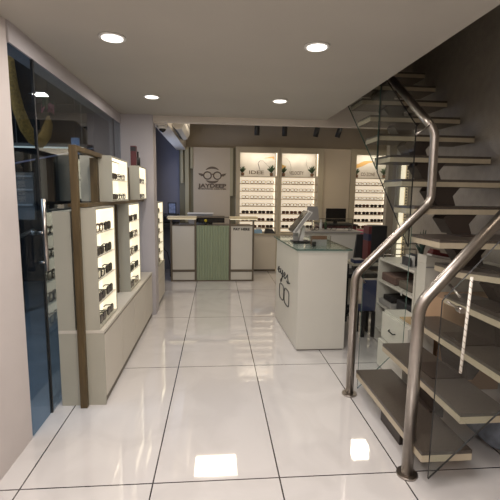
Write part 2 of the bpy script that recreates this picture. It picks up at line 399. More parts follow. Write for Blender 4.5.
# ------------------------------------------------------------------ left display wall
t = thing('worktop', 'long cream worktop slab running over the low cabinets along the left glass', 'worktop', (-.85, 3.4, .47))
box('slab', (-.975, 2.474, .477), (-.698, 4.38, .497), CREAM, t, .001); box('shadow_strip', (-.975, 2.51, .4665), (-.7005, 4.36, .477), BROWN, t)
for i, (y0, y1, lb) in enumerate(((2.49, 3.40, 'low cream base cabinet nearest the camera, left of the aisle'), (3.405, 4.37, 'low cream base cabinet under the left rack, beside the lilac pillar'))):
    t = thing('base_cabinet', lb, 'cabinet', (-.85, (y0+y1)/2, 0), 'base cabinets along the left side')
    box('carcass', (-.975, y0, .05), (-.722, y1, .466), CREAM_E, t); box('face_frame', (-.722, y0, .05), (-.719, y1, .466), BROWN, t); box('plinth', (-.975, y0, 0), (-.712, y1, .05), BROWN, t)
    ym = (y0+y1)/2
    box('door', (-.7188, y0+.003, .052), (-.70, ym-.006, .462), CREAM, t, .002); box('door', (-.7188, ym+.001, .052), (-.70, y1-.006, .462), CREAM, t, .002)
    if i == 0: box('end_panel', (-.975, y0-.014, 0), (-.703, y0, .4765), CREAM_E, t)

# wooden rack frame
t = thing('display_rack', 'brown wooden open rack frame carrying the lit white display boxes', 'shelf rack', (-.87, 3.4, .497))
fx0, fx1 = -.893, -.835
box('post', (-.850, 2.435, 0), (-.808, 2.47, 1.62), WOOD, t, .003)
box('post', (fx0+.01, 2.930, .4985), (fx1, 2.963, 1.589), WOOD, t)
box('post', (fx0+.01, 3.44, .4985), (fx1, 3.47, 1.262), WOOD, t)
box('post', (fx0+.01, 3.955, .4985), (fx1, 3.985, 1.589), WOOD, t)
box('top_rail', (-.850, 2.47, 1.59), (-.808, 3.52, 1.62), WOOD, t, .003)
box('middle_rail', (-.88, 2.47, 1.262), (-.765, 4.37, 1.283), WOOD, t)

def display_box(label, x0, x1, y0, y1, z0, z1, face, nsh, group, name='display_tower'):
    """lit open-front box; face=+1 opens to +X, -1 to -X"""
    t = thing(name, label, 'display box', ((x0+x1)/2, (y0+y1)/2, z0), group)
    th = .012; bk = x0 if face > 0 else x1
    g = MB(); g.box((x0, y0, z0), (x1, y0+th, z1), CREAM_E).box((x0, y1-th, z0), (x1, y1, z1), CREAM_E)
    g.box((x0, y0+th, z0), (x1, y1-th, z0+th), CREAM_E).box((x0, y0+th, z1-th), (x1, y1-th, z1), CREAM_E)
    if face > 0: g.box((x0, y0+th, z0+th), (x0+.004, y1-th, z1-th), CREAM_E)
    else: g.box((x1-.004, y0+th, z0+th), (x1, y1-th, z1-th), CREAM_E)
    g.build('carcass', t)
    if face > 0: box('light_panel', (x0+.0042, y0+th, z0+th), (x0+.012, y1-th, z1-th), LIT, t); a, b = x0+.012, x1-.004
    else: box('light_panel', (x1-.012, y0+th, z0+th), (x1-.0042, y1-th, z1-th), LIT, t); a, b = x0+.004, x1-.012
    box('side_glow_liner', (a, y1-th-.004, z0+th), (b, y1-th-.0003, z1-th), mat('glow_liner_soft', (.8, .76, .66), .5, emit=(1, .92, .70), es=.55), t)  # glowing liner in place of light falling on the inner side wall
    box('top_glow_liner', (a, y0+th, z1-th-.004), (b, y1-th-.005, z1-th-.0003), mat('glow_liner_top', (.8, .76, .66), .5, emit=(1, .92, .70), es=1.1), t)  # glowing liner in place of light under the box top
    zs = [z0+th + (z1-z0-2*th)*k/nsh for k in range(nsh)]
    for z in zs[1:]: box('shelf', (a, y0+th, z-.004), (b, y1-th-.005, z), CREAM, t)
    return [z for z in zs], a, b

TG = 'lit display boxes on the wooden rack'
styles = ['black', 'blackclear', 'black', 'tort', 'black', 'black']
def fill(zs, xf, y0, y1, rz, n, group, where, sts, w=.13, rowname=None):
    ns = len(zs)
    for r, z in enumerate(zs):
        for k in range(n):
            y = y0+.02+(y1-y0-.04)*(k+.5)/n
            st = sts[(r*n+k) % len(sts)]
            pos = ('nearer pair' if k == 0 else 'farther pair') if n == 2 else (('nearest pair', 'middle pair', 'farthest pair')[k] if n == 3 else 'single pair')
            row = ORD[ns-1-r]+' row down' if ns > 2 else ('upper row' if r == ns-1 else 'lower row')
            colr = {'black': 'black sunglasses', 'brown': 'brown sunglasses', 'tort': 'dark brown eyeglasses', 'blackclear': 'clear lens black eyeglasses', 'gold': 'gold eyeglasses'}[st]
            eyewear(f'{colr}, {pos}, {row}, {where}', group, (xf, y, z+.0006), rz, st, w)

zs, a, b = display_box('tall lit display tower nearest the camera on the left worktop', -.834, -.724, 2.4745, 2.928, .4975, 1.258, 1, 5, TG)
fill(zs, -.738, 2.50, 2.91, math.pi/2, 2, 'eyewear in the nearest lit tower', 'nearest tall lit tower', ['black', 'black', 'black', 'black', 'blackclear', 'black', 'black', 'black', 'tort', 'black'], .15)
zs, a, b = display_box('tall lit display tower second from the camera, beside the lilac pillar', -.833, -.742, 3.475, 3.95, .4985, 1.258, 1, 5, TG)
fill(zs, -.752, 3.49, 3.94, math.pi/2, 2, 'eyewear in the second lit tower', 'lit tower beside pillar', ['black', 'tort', 'black'], .145)
zs, a, b = display_box('upper lit display box nearer the camera, level with the rack top', -.833, -.742, 2.965, 3.49, 1.285, 1.61, 1, 2, TG, 'display_box')
fill(zs, -.752, 3.0, 3.46, math.pi/2, 3, 'eyewear in the nearer upper lit box', 'nearer upper lit box', ['black', 'blackclear', 'tort'], .115)
zs, a, b = display_box('upper lit display box farther along, against the lilac pillar wall', -.833, -.742, 3.965+.025, 4.37, 1.285, 1.61, 1, 2, TG, 'display_box')
fill(zs, -.752, 4.0, 4.36, math.pi/2, 2, 'eyewear in the farther upper lit box', 'farther upper lit box', ['black', 'blackclear'], .115)
# window side of the rack
zs, a, b = display_box('pale display tower facing the glass, left of the wooden post', -.975, -.872, 2.4745, 2.928, .4975, 1.235, -1, 5, TG)
fill(zs, -.962, 2.50, 2.95, -math.pi/2, 2, 'eyewear in the tower facing the glass', 'tower facing the glass', ['gold', 'tort'], .14)
zs, a, b = display_box('upper display box facing the glass, seen through the rack opening', -.975, -.885, 3.01, 3.49, 1.285, 1.61, -1, 2, TG, 'display_box')

# items on the far upper box
t = thing('carton', 'narrow dark red carton standing on the farther upper lit box', 'carton', (-.8, 4.05, 1.6105))
MB().box((-.828, 4.03, 1.6105), (-.775, 4.08, 1.80), MAROON, .003).build('body', t)
MB().box((-.827, 4.026, 1.75), (-.776, 4.0295, 1.79), BLACK).build('printed_band', t)
tag(MB().tube([(-.79, 4.2, 1.6105), (-.79, 4.2, 1.70), (-.79, 4.2, 1.71), (-.79, 4.2, 1.76)], [.022, .022, .01, .01], BLACK, 12).build('bottle'), 'small black bottle behind the dark red carton on the upper box', 'bottle')

# ------------------------------------------------------------------ far left unit past the pillar
t = thing('base_cabinet', 'short cream base cabinet past the lilac pillar', 'cabinet', (-.85, 4.95, 0), 'base cabinets along the left side')
box('carcass', (-1.06, 4.63, .05), (-.70, 5.28, .50), CREAM_E, t); box('plinth', (-1.06, 4.63, 0), (-.72, 5.28, .05), BROWN, t)
box('door', (-.70, 4.632, .3), (-.682, 5.278, .495), CREAM, t, .002); box('door', (-.70, 4.632, .05), (-.682, 5.278, .295), CREAM, t, .002)
zs, a, b = display_box('slim lit display tower beyond the lilac pillar', -.80, -.668, 4.68, 5.10, .5015, 1.25, 1, 6, TG)
fill(zs, -.69, 4.69, 5.09, math.pi/2, 1, 'eyewear in the slim far tower', 'slim tower past the pillar', ['tort', 'blackclear', 'black'], .14)

# ------------------------------------------------------------------ rear left passage
t = thing('side_desk', 'dark narrow desk in the blue rear left passage', 'desk', (-.85, 6.9, 0))
box('top', (-1.06, 6.75, .97), (-.66, 7.14, 1.0), DARK, t); box('lower_shelf', (-1.06, 6.76, .80), (-.66, 7.14, .86), BLACK, t)
for x in (-1.04, -.68): box('leg', (x-.015, 6.76, 0), (x+.015, 6.79, .80), DARK, t)
t = thing('photo_frame', 'small dark picture frame standing on the passage desk', 'picture frame', (-.74, 6.8, 1.0))
MB().box((-.81, 6.8, 1.001), (-.795, 6.82, 1.2), BLACK).box((-.685, 6.8, 1.001), (-.67, 6.82, 1.2), BLACK).box((-.795, 6.8, 1.185), (-.685, 6.82, 1.2), BLACK).box((-.795, 6.8, 1.001), (-.685, 6.82, 1.02), BLACK).build('border', t)
MB().box((-.795, 6.807, 1.02), (-.685, 6.815, 1.185), mat('picture_blue_grey', (.18, .22, .34), .4, noise=.4, nscale=30)).build('picture', t)
t = thing('wall_cable', 'black cable drooping beside the reception desk', 'cable')
MB().tube([(-1.03, 6.5, .80), (-.98, 6.5, .74), (-.93, 6.5, .60), (-.86, 6.5, .48), (-.79, 6.5, .40), (-.75, 6.5, .2), (-.75, 6.5, .005)], .006, BLACK, 6).build('cord', t)

# ------------------------------------------------------------------ air conditioner
t = thing('air_conditioner', 'white split air conditioner hanging on the soffit above the passage', 'air conditioner', (-.48, 5.7, 2.15))
prof = [(-.523, 2.14), (-.48, 2.11), (-.42, 2.12), (-.385, 2.18), (-.38, 2.34), (-.40, 2.40), (-.523, 2.40)]
MB().hull([(x, 5.0, z) for x, z in prof], [(x, 5.95, z) for x, z in prof], PLW).build('body', t)
MB().hull([(-.512, 5.03, 2.126), (-.478, 5.03, 2.104), (-.478, 5.03, 2.108), (-.512, 5.03, 2.132)], [(-.512, 5.92, 2.126), (-.478, 5.92, 2.104), (-.478, 5.92, 2.108), (-.512, 5.92, 2.132)], BLACK).build('air_slot', t)
MB().box((-.383, 5.05, 2.25), (-.378, 5.9, 2.255), PLG).build('seam', t)
t = thing('dome_camera', 'round white ceiling dome with black centre under the soffit end by the lilac pillar', 'camera', (-.60, 4.66, 2.09))
MB().tube([(-.605, 4.66, 2.09), (-.605, 4.66, 2.07), (-.605, 4.66, 2.058)], [.062, .060, .048], PLW, 24).build('base', t)
MB().tube([(-.600, 4.655, 2.0575), (-.600, 4.655, 2.045), (-.600, 4.655, 2.03), (-.600, 4.655, 2.022)], [.040, .037, .024, .008], BLACKG, 20).build('dome', t)

# ------------------------------------------------------------------ reception desk
t = thing('reception_desk', 'cream reception desk with sage green fluted centre and bronze frame', 'desk', (-.06, 6.4, 0))
Y = 6.15
box('carcass', (-.68, Y+.02, 0.02), (.56, Y+.55, .84), CREAM_E, t)
fr = MB()
for x in (-.70, -.335, .195, .555): fr.box((x, Y-.012, 0), (x+.028, Y+.02, .97), BROWN)
for x0, x1 in ((-.672, -.335), (.223, .555)):
    fr.box((x0, Y-.01, .15), (x1, Y+.02, .185), BROWN).box((x0, Y-.01, 0), (x1, Y+.02, .022), BROWN)
    fr.box((x0, Y-.01, .865), (x1, Y+.02, .875), BROWN)
fr.box((-.307, Y-.01, 0), (.195, Y+.02, .02), BROWN)
fr.build('bronze_frame', t)
for x0, x1 in ((-.671, -.336), (.224, .554)):
    box('front_panel', (x0, Y-.004, .187), (x1, Y+.018, .863), WHITE, t); box('lower_panel', (x0, Y-.004, .024), (x1, Y+.018, .148), WHITE, t)
g = MB(); n = 12; x0, x1 = -.305, .193
g.box((x0, Y+.004, .021), (x1, Y+.018, .87), GREEN)
for k in range(n):
    a0 = x0+(x1-x0)*k/n; a1 = x0+(x1-x0)*(k+1)/n; m_ = (a1-a0)
    pts = [(a0+.003, Y+.004), (a0+.006, Y-.008), (a0+m_/2, Y-.013), (a1-.006, Y-.008), (a1-.003, Y+.004)]
    g.prism(pts, .021, .87, GREEN)
g.build('fluted_panel', t)
tr = MB().box((-.74, Y-.04, .972), (-.30, Y+.14, 1.008), mat('desk_bar_cream', (.70, .60, .40), .35), .003).build('bar_top', t)
MB().box((.20, Y-.04, .972), (.635, Y+.14, 1.008), mat('desk_bar_cream', (.70, .60, .40), .35), .003).build('bar_top', t)
MB().box((-.299, Y+.0, .99), (.199, Y+.12, 1.004), BROWN).build('bar_bridge', t)
MB().box((-.73, Y-.03, .965), (-.31, Y-.02, .9715), mat('led_strip_dim', (1, 1, 1), .5, emit=(1, .86, .55), es=.9)).build('light_strip', t)
MB().box((.21, Y-.03, .965), (.625, Y-.02, .9715), MC['led_strip_dim']).build('light_strip', t)
MB().box((-.68, Y+.14, .842), (.56, Y+.55, .858), BROWN).build('work_surface', t)
text('lettering', 'PAY HERE', .05, BLACK, (.385, Y-.006, .815), (1, 0, 0), (0, 0, 1), t, .25, th=.003, bold=.0022)
# things on the desk
t = thing('computer_monitor', 'black computer monitor lying low behind the green desk front', 'monitor', (-.08, 6.5, .858))
box('screen', (-.33, 6.48, .89), (.13, 6.51, 1.12-.12), BLACKG, t, .004); box('stand', (-.13, 6.5, .8585), (-.07, 6.54, .93), BLACK, t)
t = thing('white_printer', 'low white printer lid showing above the reception desk bar', 'printer', (-.26, 6.6, .8585))
box('body', (-.46, 6.56, .8585), (-.06, 6.69, 1.02), PLG, t, .004); box('lid', (-.47, 6.55, 1.0205), (-.05, 6.69, 1.045), PLW, t, .006)
t = thing('desk_flower', 'small yellow flower on the reception desk in front of monitor', 'flower', (-.17, 6.38, .8585))
MB().tube([(-.17, 6.38, .8585), (-.17, 6.38, .9)], [.02, .025], BLACK, 10).build('pot', t)
g = MB()
for k in range(7):
    a = k*.9; g.tube([(-.17, 6.38, .925), (-.17+.022*math.cos(a), 6.38, .928+.022*math.sin(a))], [.006, .010], mat('yellow_petal', (.75, .60, .05), .6), 6)
g.tube([(-.17, 6.38, .895), (-.17, 6.38, .925)], .004, LEAF, 5); g.build('bloom', t)
t = thing('desk_organizer', 'small grey pen tray on the left part of the reception desk', 'tray', (-.5, 6.4, .8585))
MB().box((-.58, 6.33, .8585), (-.40, 6.43, .885), PLG, .003).build('tray', t); MB().cyl((-.56, 6.38, .886), (-.44, 6.4, .893), .006, BLACK, 8).build('pen', t)

# ------------------------------------------------------------------ logo wall
t = thing('logo_panel', 'taupe back wall panel with brown round spectacles emblem and shop lettering', 'wall panel', (-.09, 7.1, 0))
box('board', (-.40, 7.07, 0), (.235, 7.2, 2.14), LOGOP, t)
box('olive_backing', (-.64, 7.11, 0), (-.40, 7.195, 2.14), OLIVE, t); box('olive_backing', (.235, 7.11, 0), (.33, 7.195, 2.14), OLIVE, t)
for (xa, xb, z0) in ((-.60, -.555, 1.53), (-.525, -.46, 0), (-.432, -.39, 1.78), (.245, .30, 1.32)):
    box('slat', (xa-.015, 7.05, z0), (xb-.015, 7.11, 2.135), OLIVEL, t)
# emblem
g = MB(); cx, cz, yy = -.072, 1.665, 7.068
for s in (-1, 1):
    N = 20; c = Vector((cx+s*.085, yy-.002, cz))
    g.tube([(c.x+.066*math.cos(2*math.pi*k/N), c.y, c.z+.062*math.sin(2*math.pi*k/N)) for k in range(N)], .010, TXT, 6, closed=True)
    g.plate([(0, 0), (.045*1, .012), (.11, .022), (.085, .0), (.10, -.008), (.07, -.018), (.055, -.035), (.02, -.03)][::1], TXT, (cx+s*.138, yy, cz+.02), (s, 0, 0), (0, 0, 1), -.006*s)
g.tube([(cx-.02, yy-.002, cz+.012), (cx, yy-.002, cz+.025), (cx+.02, yy-.002, cz+.012)], .008, TXT, 6)
def arc(a0, a1, R0, w, zc):
    n = 14; A = []
    for k in range(n+1):
        a = a0+(a1-a0)*k/n; A.append((R0*math.cos(a), R0*math.sin(a)))
    for k in range(n, -1, -1):
        u = k/n; a = a0+(a1-a0)*u; q = R0-w*math.sin(math.pi*u)**.6-.002; A.append((q*math.cos(a), q*math.sin(a)))
    n2 = len(A)//2
    for k in range(n2-1):
        g.plate([A[k], A[k+1], A[n2*2-2-k], A[n2*2-1-k]], TXT, (cx, yy, zc), (1, 0, 0), (0, 0, 1), -.006)
arc(math.radians(38), math.radians(142), .148, .036, cz+.005); arc(math.radians(218), math.radians(322), .145, .042, cz+.008)
g.build('emblem', t)
text('lettering', 'JAYDEEP', .088, TXT, (cx, yy-.003, 1.487), (1, 0, 0), (0, 0, 1), t, .49, th=.008, bold=.004)
text('lettering', 'EYEWEAR CENTER', .030, TXT, (cx, yy-.003, 1.435), (1, 0, 0), (0, 0, 1), t, .48, th=.004, bold=.001)

# ------------------------------------------------------------------ rear lit bays
PIL = mat('pilaster_beige', (.44, .385, .28), .5, noise=.03, nscale=3)
HZ = [1.67, 1.54, 1.41, 1.28, 1.15, 1.02, .89, .77]
def bay(x0, x1, pa, pb, which, words, art, sts):
    t = thing('display_bay', f'tall lit eyewear bay on the back wall, {which}', 'display cabinet', ((x0+x1)/2, 7.1, 0), 'lit bays on the back wall')
    yF, yB = 6.95, 7.19
    box('side_post', (pa, yF-.02, .0), (x0, yB, 2.15), PIL, t); box('side_post', (x1, yF-.02, .0), (pb, yB, 2.15), PIL, t)
    box('top_panel', (x0, yF-.015, 2.085), (x1, yB, 2.15), PIL, t)
    box('base', (x0, yF-.02, .04), (x1, yB, .655), CREAM, t); box('plinth', (x0, yF, 0), (x1, yB, .04), BROWN, t)
    box('counter_top', (x0, yF-.04, .655), (x1, yB, .675), PIL, t)
    box('light_panel', (x0, yB-.012, .69), (x1, yB, 1.655), LITB, t)
    for k, z in enumerate(HZ):
        box('shelf', (x0+.001, yF+.02, z-.011), (x1-.001, yB-.013, z), CREAM if k == 0 else mat('shelf_edge_tan', (.42, .33, .23), .4), t)
    p = box('poster', (x0+.002, yB-.03, 1.671), (x1-.002, yB-.013, 2.075), PRINT, t)
    yy = yB-.031
    art(p, x0, x1, yy)
    text('lettering', words, .085, TXT, ((x0+x1)/2-.02, yy-.001, 1.735), (1, 0, 0), (0, 0, 1), p, .26, th=.002, bold=.001)
    box('front_lip', (x0, yF-.015, 2.058), (x1, yF-.003, 2.0848), PIL, t)
    box('light_strip', (x0+.01, yF+.01, 2.077), (x1-.01, yF+.03, 2.084), LED, t)
    area('header_strip_light', ((x0+x1)/2, yF+.04, 2.07), x1-x0-.06, 1.5, (1, .9, .72), (math.radians(25), 0, 0), .03)
    box('light_strip', (x1-.012, yF+.03, 1.68), (x1-.004, yF+.05, 2.06), mat('led_strip_soft', (1, 1, 1), .5, emit=(1, .88, .68), es=1.1), t)
    box('light_strip', (x1-.012, yB-.03, .69), (x1-.004, yB-.014, 1.65), mat('led_strip_soft', (1, 1, 1), .5, emit=(1, .88, .68), es=1.1), t)
    for r in range(7):
        z = HZ[r+1]; st = sts[r]
        for k in range(4):
            x = x0+.03+(x1-x0-.06)*(k+.5)/4 + random.uniform(-.008, .008)
            if st == 'gold' and random.random() < .0: continue
            s2 = st
            if st == 'black' and random.random() < .45: s2 = 'brown'
            colr = {'black': 'dark sunglasses', 'brown': 'brown lens sunglasses', 'gold': 'thin wire eyeglasses'}[s2]
            eyewear(f'{colr}, {ORD[k]} from left on {ORD[r]} shelf of {which}', 'eyewear on the back wall shelves', (x, 7.03+random.uniform(-.01, .01), z+.0006), random.uniform(-.08, .08), s2, .128, False)
    for x, s, side in ((x0+.05, 1.0, 'left'), (x1-.085, 1.25, 'right')):
        pt = thing('potted_plant', f'small potted plant at {side} end of the header shelf, {which}', 'potted plant', (x, 7.05, 1.6705), 'potted plants above the lit shelves')
        MB().cyl((x, 7.05, 1.6705), (x, 7.05, 1.725), .024, POT, 12, .032).build('pot', pt)
        g = MB()
        for k in range(24):
            a = k*2.4; rr = .028+.035*((k*37) % 10)/10*s; h = (.05+.07*((k*53) % 10)/10)*s
            g.tube([(x, 7.05, 1.722), (x+rr*.5*math.cos(a), 7.05+rr*.5*math.sin(a), 1.722+h*.6), (x+rr*math.cos(a)*1.2, 7.05+rr*math.sin(a)*.8, 1.722+h)], [.004, .010, .002], LEAF, 4)
        g.build('foliage', pt)

def art1(p, x0, x1, y):
    g = MB(); g.tube([(x0+.37, y, 1.76), (x0+.34, y, 1.86), (x0+.33, y, 1.90), (x0+.36, y, 1.94), (x0+.42, y, 1.94), (x0+.48, y, 1.88), (x0+.56, y, 1.80)], [.003, .007, .005, .005, .003, .002, .001], mat('poster_ink', (.10, .085, .08), .5), 5)
    g.build('drawing', p)
    g = MB().plate([(0, 0), (.16, .012), (.2, -.02), (.19, .04), (.12, .03)], ORANGE, (x0+.42, y, 1.98), (1, 0, 0), (0, 0, 1), -.002)
    g.build('drawing', p)
def art2(p, x0, x1, y):
    g = MB(); ink = mat('poster_ink_soft', (.33, .29, .27), .5)
    g.tube([(x0+.10, y, 2.0), (x0+.17, y, 1.94), (x0+.20, y, 1.84), (x0+.19, y, 1.74)], [.001, .004, .004, .001], ink, 5)
    g.tube([(x0+.48, y, 2.02), (x0+.47, y, 1.9), (x0+.52, y, 1.78)], [.001, .004, .002], ink, 5); g.build('drawing', p)
    MB().plate([(0, 0), (.08, 0), (.1, .1), (.02, .12)], ORANGE, (x0+.01, y, 1.76), (1, 0, 0), (0, 0, 1), -.002).build('drawing', p)
def art3(p, x0, x1, y):
    MB().plate([(0, 0), (.10, .01), (.2, .05), (.30, .10), (.42, .12), (.30, .14), (.20, .13), (.10, .08), (0, .05)], ORANGE, (x0+.01, y, 1.84), (1, 0, 0), (0, 0, 1), -.002).build('drawing', p)
bay(.40, 1.04, .33, 1.078, 'leftmost bay by the logo panel', 'IDEE', art1, ['gold', 'gold', 'gold', 'gold', 'black', 'black', 'black'])
bay(1.12, 1.76, 1.082, 1.85, 'second bay from the left', 'VELOCITY', art2, ['gold', 'gold', 'gold', 'gold', 'brown', 'brown', 'black'])
bay(2.43, 3.07, 2.34, 3.15, 'rightmost bay behind the stairs', 'CO-ZONE', art3, ['gold', 'gold', 'gold', 'black', 'black', 'black', 'black'])
tag(MB().box((1.852, 6.98, 0), (2.338, 7.19, 2.15), LOGOP).build('wall_panel'), 'plain taupe wall panel between the second and rightmost lit bays', 'wall panel')

# counter-top items
t = thing('tissue_box', 'light blue and white box on the back counter beside the reception desk', 'box', (.72, 6.97, .6755))
MB().box((.66, 6.945, .6755), (.80, 7.05, .74), BLUEL, .004).build('carton', t); MB().box((.70, 6.96, .7405), (.78, 7.04, .775), PLW, .01).build('tissue', t)
t = thing('black_bag', 'black pouch bag lying on the back counter below the first lit bay', 'bag', (.93, 7.0, .6755))
MB().hull([(.84, 6.93, .6755), (1.03, 6.93, .6755), (1.03, 7.06, .6755), (.84, 7.06, .6755)], [(.86, 6.96, .76), (.99, 6.96, .745), (.99, 7.04, .745), (.86, 7.04, .76)], BLACK).build('body', t)
MB().tube([(.88, 7.0, .755), (.90, 7.0, .775), (.95, 7.0, .775), (.97, 7.0, .748)], .005, DARK, 6).build('handle', t)
tag(MB().box((2.44, 6.93, .6755), (2.80, 7.01, .755), PINK, .004).build('pink_display_card'), 'bright pink box on the counter under the rightmost lit bay', 'box')

# dark red desk with monitor
t = thing('side_counter', 'dark maroon side counter in front of the plain taupe panel', 'counter', (2.0, 6.55, 0))
box('body', (1.72, 6.42, 0), (2.30, 6.88, .86), MAROON, t, .004); box('top', (1.70, 6.40, .8605), (2.32, 6.89, .885), BLACK, t, .003)
t = thing('computer_monitor', 'black computer monitor on the maroon counter against the taupe panel', 'monitor', (1.98, 6.5, .8855))
box('screen', (1.80, 6.49, .92), (2.14, 6.515, 1.14), BLACKG, t, .004); box('stand', (1.94, 6.516, .8865), (2.0, 6.55, 1.0), BLACK, t); box('foot', (1.88, 6.46, .8855), (2.06, 6.56, .8862), BLACK, t)

# spot lights on the dropped ceiling
for i, (x, lb) in enumerate(((.62, 'black ceiling spotlight, leftmost of four'), (1.05, 'black ceiling spotlight, second from left of four'), (1.56, 'black ceiling spotlight, third from left of four'), (1.92, 'black ceiling spotlight, rightmost of four'))):
    t = thing('spotlight', lb, 'spotlight', (x, 6.3, 2.62), 'black spotlights before the lit bays')
    MB().cyl((x, 6.3, 2.62), (x, 6.3, 2.61), .035, BLACK, 16).build('mount', t)
    MB().cyl((x, 6.3, 2.61), (x, 6.3, 2.40), .008, BLACK, 8).build('stem', t)
    dx = (0, 0, -.02, -.035)[i]
    MB().cyl((x-dx*.3, 6.3, 2.42), (x+dx, 6.33, 2.255), .040, BLACK, 20).build('head', t)
    l = bpy.data.lights.new('spotlight_beam', 'SPOT'); l.energy = 5; l.color = (1, .84, .62); l.spot_size = math.radians(95); l.spot_blend = .9; l.shadow_soft_size = .03
    o = bpy.data.objects.new('spotlight_beam', l); COL.objects.link(o); o.location = (x+dx, 6.335, 2.245); o.rotation_euler = (math.radians(18), 0, 0)

# ------------------------------------------------------------------ island counter
t = thing('island_counter', 'white island counter with glass top and spectacles drawing on its left side', 'counter', (.9, 3.8, 0))
P = [(.695, 3.30), (1.12, 3.30), (1.12, 4.28), (.655, 4.28)]
MB().prism(P, .012, .868, WHITE).build('body', t)
MB().prism([(.705, 3.31), (1.11, 3.31), (1.11, 4.27), (.665, 4.27)], 0, .012, BROWN).build('plinth', t)
MB().prism([(.69, 3.30), (1.125, 3.30), (1.125, 4.28), (.65, 4.28)], .869, .889, mat('pale_sub_top', (.52, .53, .49), .5)).build('sub_top', t)
g = MB().prism([(.672, 3.27), (1.15, 3.27), (1.15, 4.33), (.628, 4.33)], .8895, .900, COUNTERG, CLEARE); g.build('glass_top', t)
ux = Vector((.04, -.98, 0)).normalized(); un = Vector((-.98, -.04, 0)).normalized()   # along left face towards camera
def lf(y, z, off=.002):
    x = .695+(3.30-y)*(-.04/.98)*-1*-1
    x = .695 - (y-3.30)*.04/.98
    return Vector((x, y, z)) + un*off
SC = [[(-.20, .05), (-.15, .065), (-.12, .085), (-.14, .105), (-.17, .09), (-.175, .055), (-.15, .03), (-.11, .04), (-.08, .07)],
      [(-.08, .10), (-.085, .05), (-.06, .035), (-.03, .06), (-.02, .10), (-.025, .02), (-.045, -.05), (-.075, -.07), (-.08, -.045), (-.03, .0), (.0, .03)],
      [(.0, .03), (.05, .055), (.07, .08), (.05, .095), (.025, .075), (.025, .04), (.05, .02), (.08, .03), (.11, .065)],
      [(.11, .065), (.14, .095), (.15, .05), (.17, .015), (.145, -.005), (.115, .01), (.16, .0), (.21, .02)]]
g = MB()
for st in SC:
    g.tube([lf(3.90-1.45*a_, .520+.80*b_) for a_, b_ in st], .0062, BLACK, 6)
g.build('lettering', t)
g = MB()
for yc in (3.96, 3.72):
    pts = []
    for k in range(20):
        a = 2*math.pi*k/20; c_, s_ = math.cos(a), math.sin(a)
        pts.append(lf(yc-.105*math.copysign(abs(c_)**.5, c_), .375+.072*math.copysign(abs(s_)**.5, s_)*(1.0 if s_ > 0 else 1.15)))
    g.tube(pts, .006, mat('drawing_grey', (.06, .06, .055), .5), 6, closed=True)
g.tube([lf(3.875, .42), lf(3.84, .43), lf(3.805, .42)], .007, mat('drawing_grey', (.06, .06, .055), .5), 6)
g.build('spectacles_drawing', t)

# items on the island
t = thing('tablet_stand', 'tilted grey tablet screen on a white stand on the glass topped island', 'tablet', (.83, 3.8, .9005))
MB().box((.73, 3.74, .9005), (.90, 3.90, .912), BLACK, .003).build('base', t)
MB().box((.745, 3.79, .9125), (.79, 3.84, .99), PLG, .004).build('foot', t)
MB().hull([(.80, 3.80, .9125), (.84, 3.80, .9125), (.84, 3.86, .9125), (.80, 3.86, .9125)], [(.835, 3.80, 1.06), (.86, 3.80, 1.06), (.86, 3.86, 1.06), (.835, 3.86, 1.06)], PLW).build('stand', t)
A = [(.715, 3.70, 1.0), (.755, 3.70, .995), (.90, 3.70, 1.19), (.865, 3.70, 1.205)]
MB().hull(A, [(x, 3.94, z) for x, y, z in A], PLW).build('tablet', t)
A = [(.7135, 3.71, 1.004), (.7145, 3.71, 1.004), (.8635, 3.71, 1.199), (.8610, 3.71, 1.201)]
MB().hull([(x, 3.699, z) for x, z in ((.725, 1.002), (.751, .999), (.888, 1.185), (.864, 1.196))], [(x, 3.6995, z) for x, z in ((.725, 1.002), (.751, .999), (.888, 1.185), (.864, 1.196))], PLG).build('screen_side', t)
MB().hull([(.7145, 3.71, 1.008), (.7105, 3.71, 1.008), (.8595, 3.71, 1.202), (.8625, 3.71, 1.202)], [(.7145, 3.93, 1.008), (.7105, 3.93, 1.008), (.8595, 3.93, 1.202), (.8625, 3.93, 1.202)], BLACKG).build('screen', t)
t = thing('acrylic_case', 'small clear box holding brown and grey cards at the island front', 'case', (.915, 3.45, .9005))
g = MB()
g.box((.83, 3.42, .9005), (.834, 3.52, 1.0), CLEAR).box((.996, 3.42, .9005), (1.0, 3.52, 1.0), CLEAR).box((.834, 3.42, .9005), (.996, 3.424, 1.0), CLEAR).box((.834, 3.516, .9005), (.996, 3.52, 1.0), CLEAR)
g.build('case', t)
g = MB()
for x in (.829, .997): g.box((x, 3.417, .9005), (x+.004, 3.4195, 1.0), BROWN)
g.build('edge_trim', t)
MB().box((.84, 3.50, .9015), (.99, 3.51, .992), POT).build('card', t); MB().box((.85, 3.47, .9015), (.98, 3.48, .96), PLG).build('card', t)
MB().box((.845, 3.44, .9015), (.875, 3.46, .945), BLACK).build('card', t)
t = thing('white_bottle', 'small white bottle beside the tablet stand on the island', 'bottle', (.87, 4.05, .9005))
MB().tube([(.86, 4.1, .9005), (.86, 4.1, .97), (.86, 4.1, .98), (.86, 4.1, 1.0)], [.022, .022, .011, .011], PLW, 14).build('body', t)
MB().cyl((.86, 4.1, 1.0), (.86, 4.1, 1.02), .013, PLG, 12).build('cap', t)

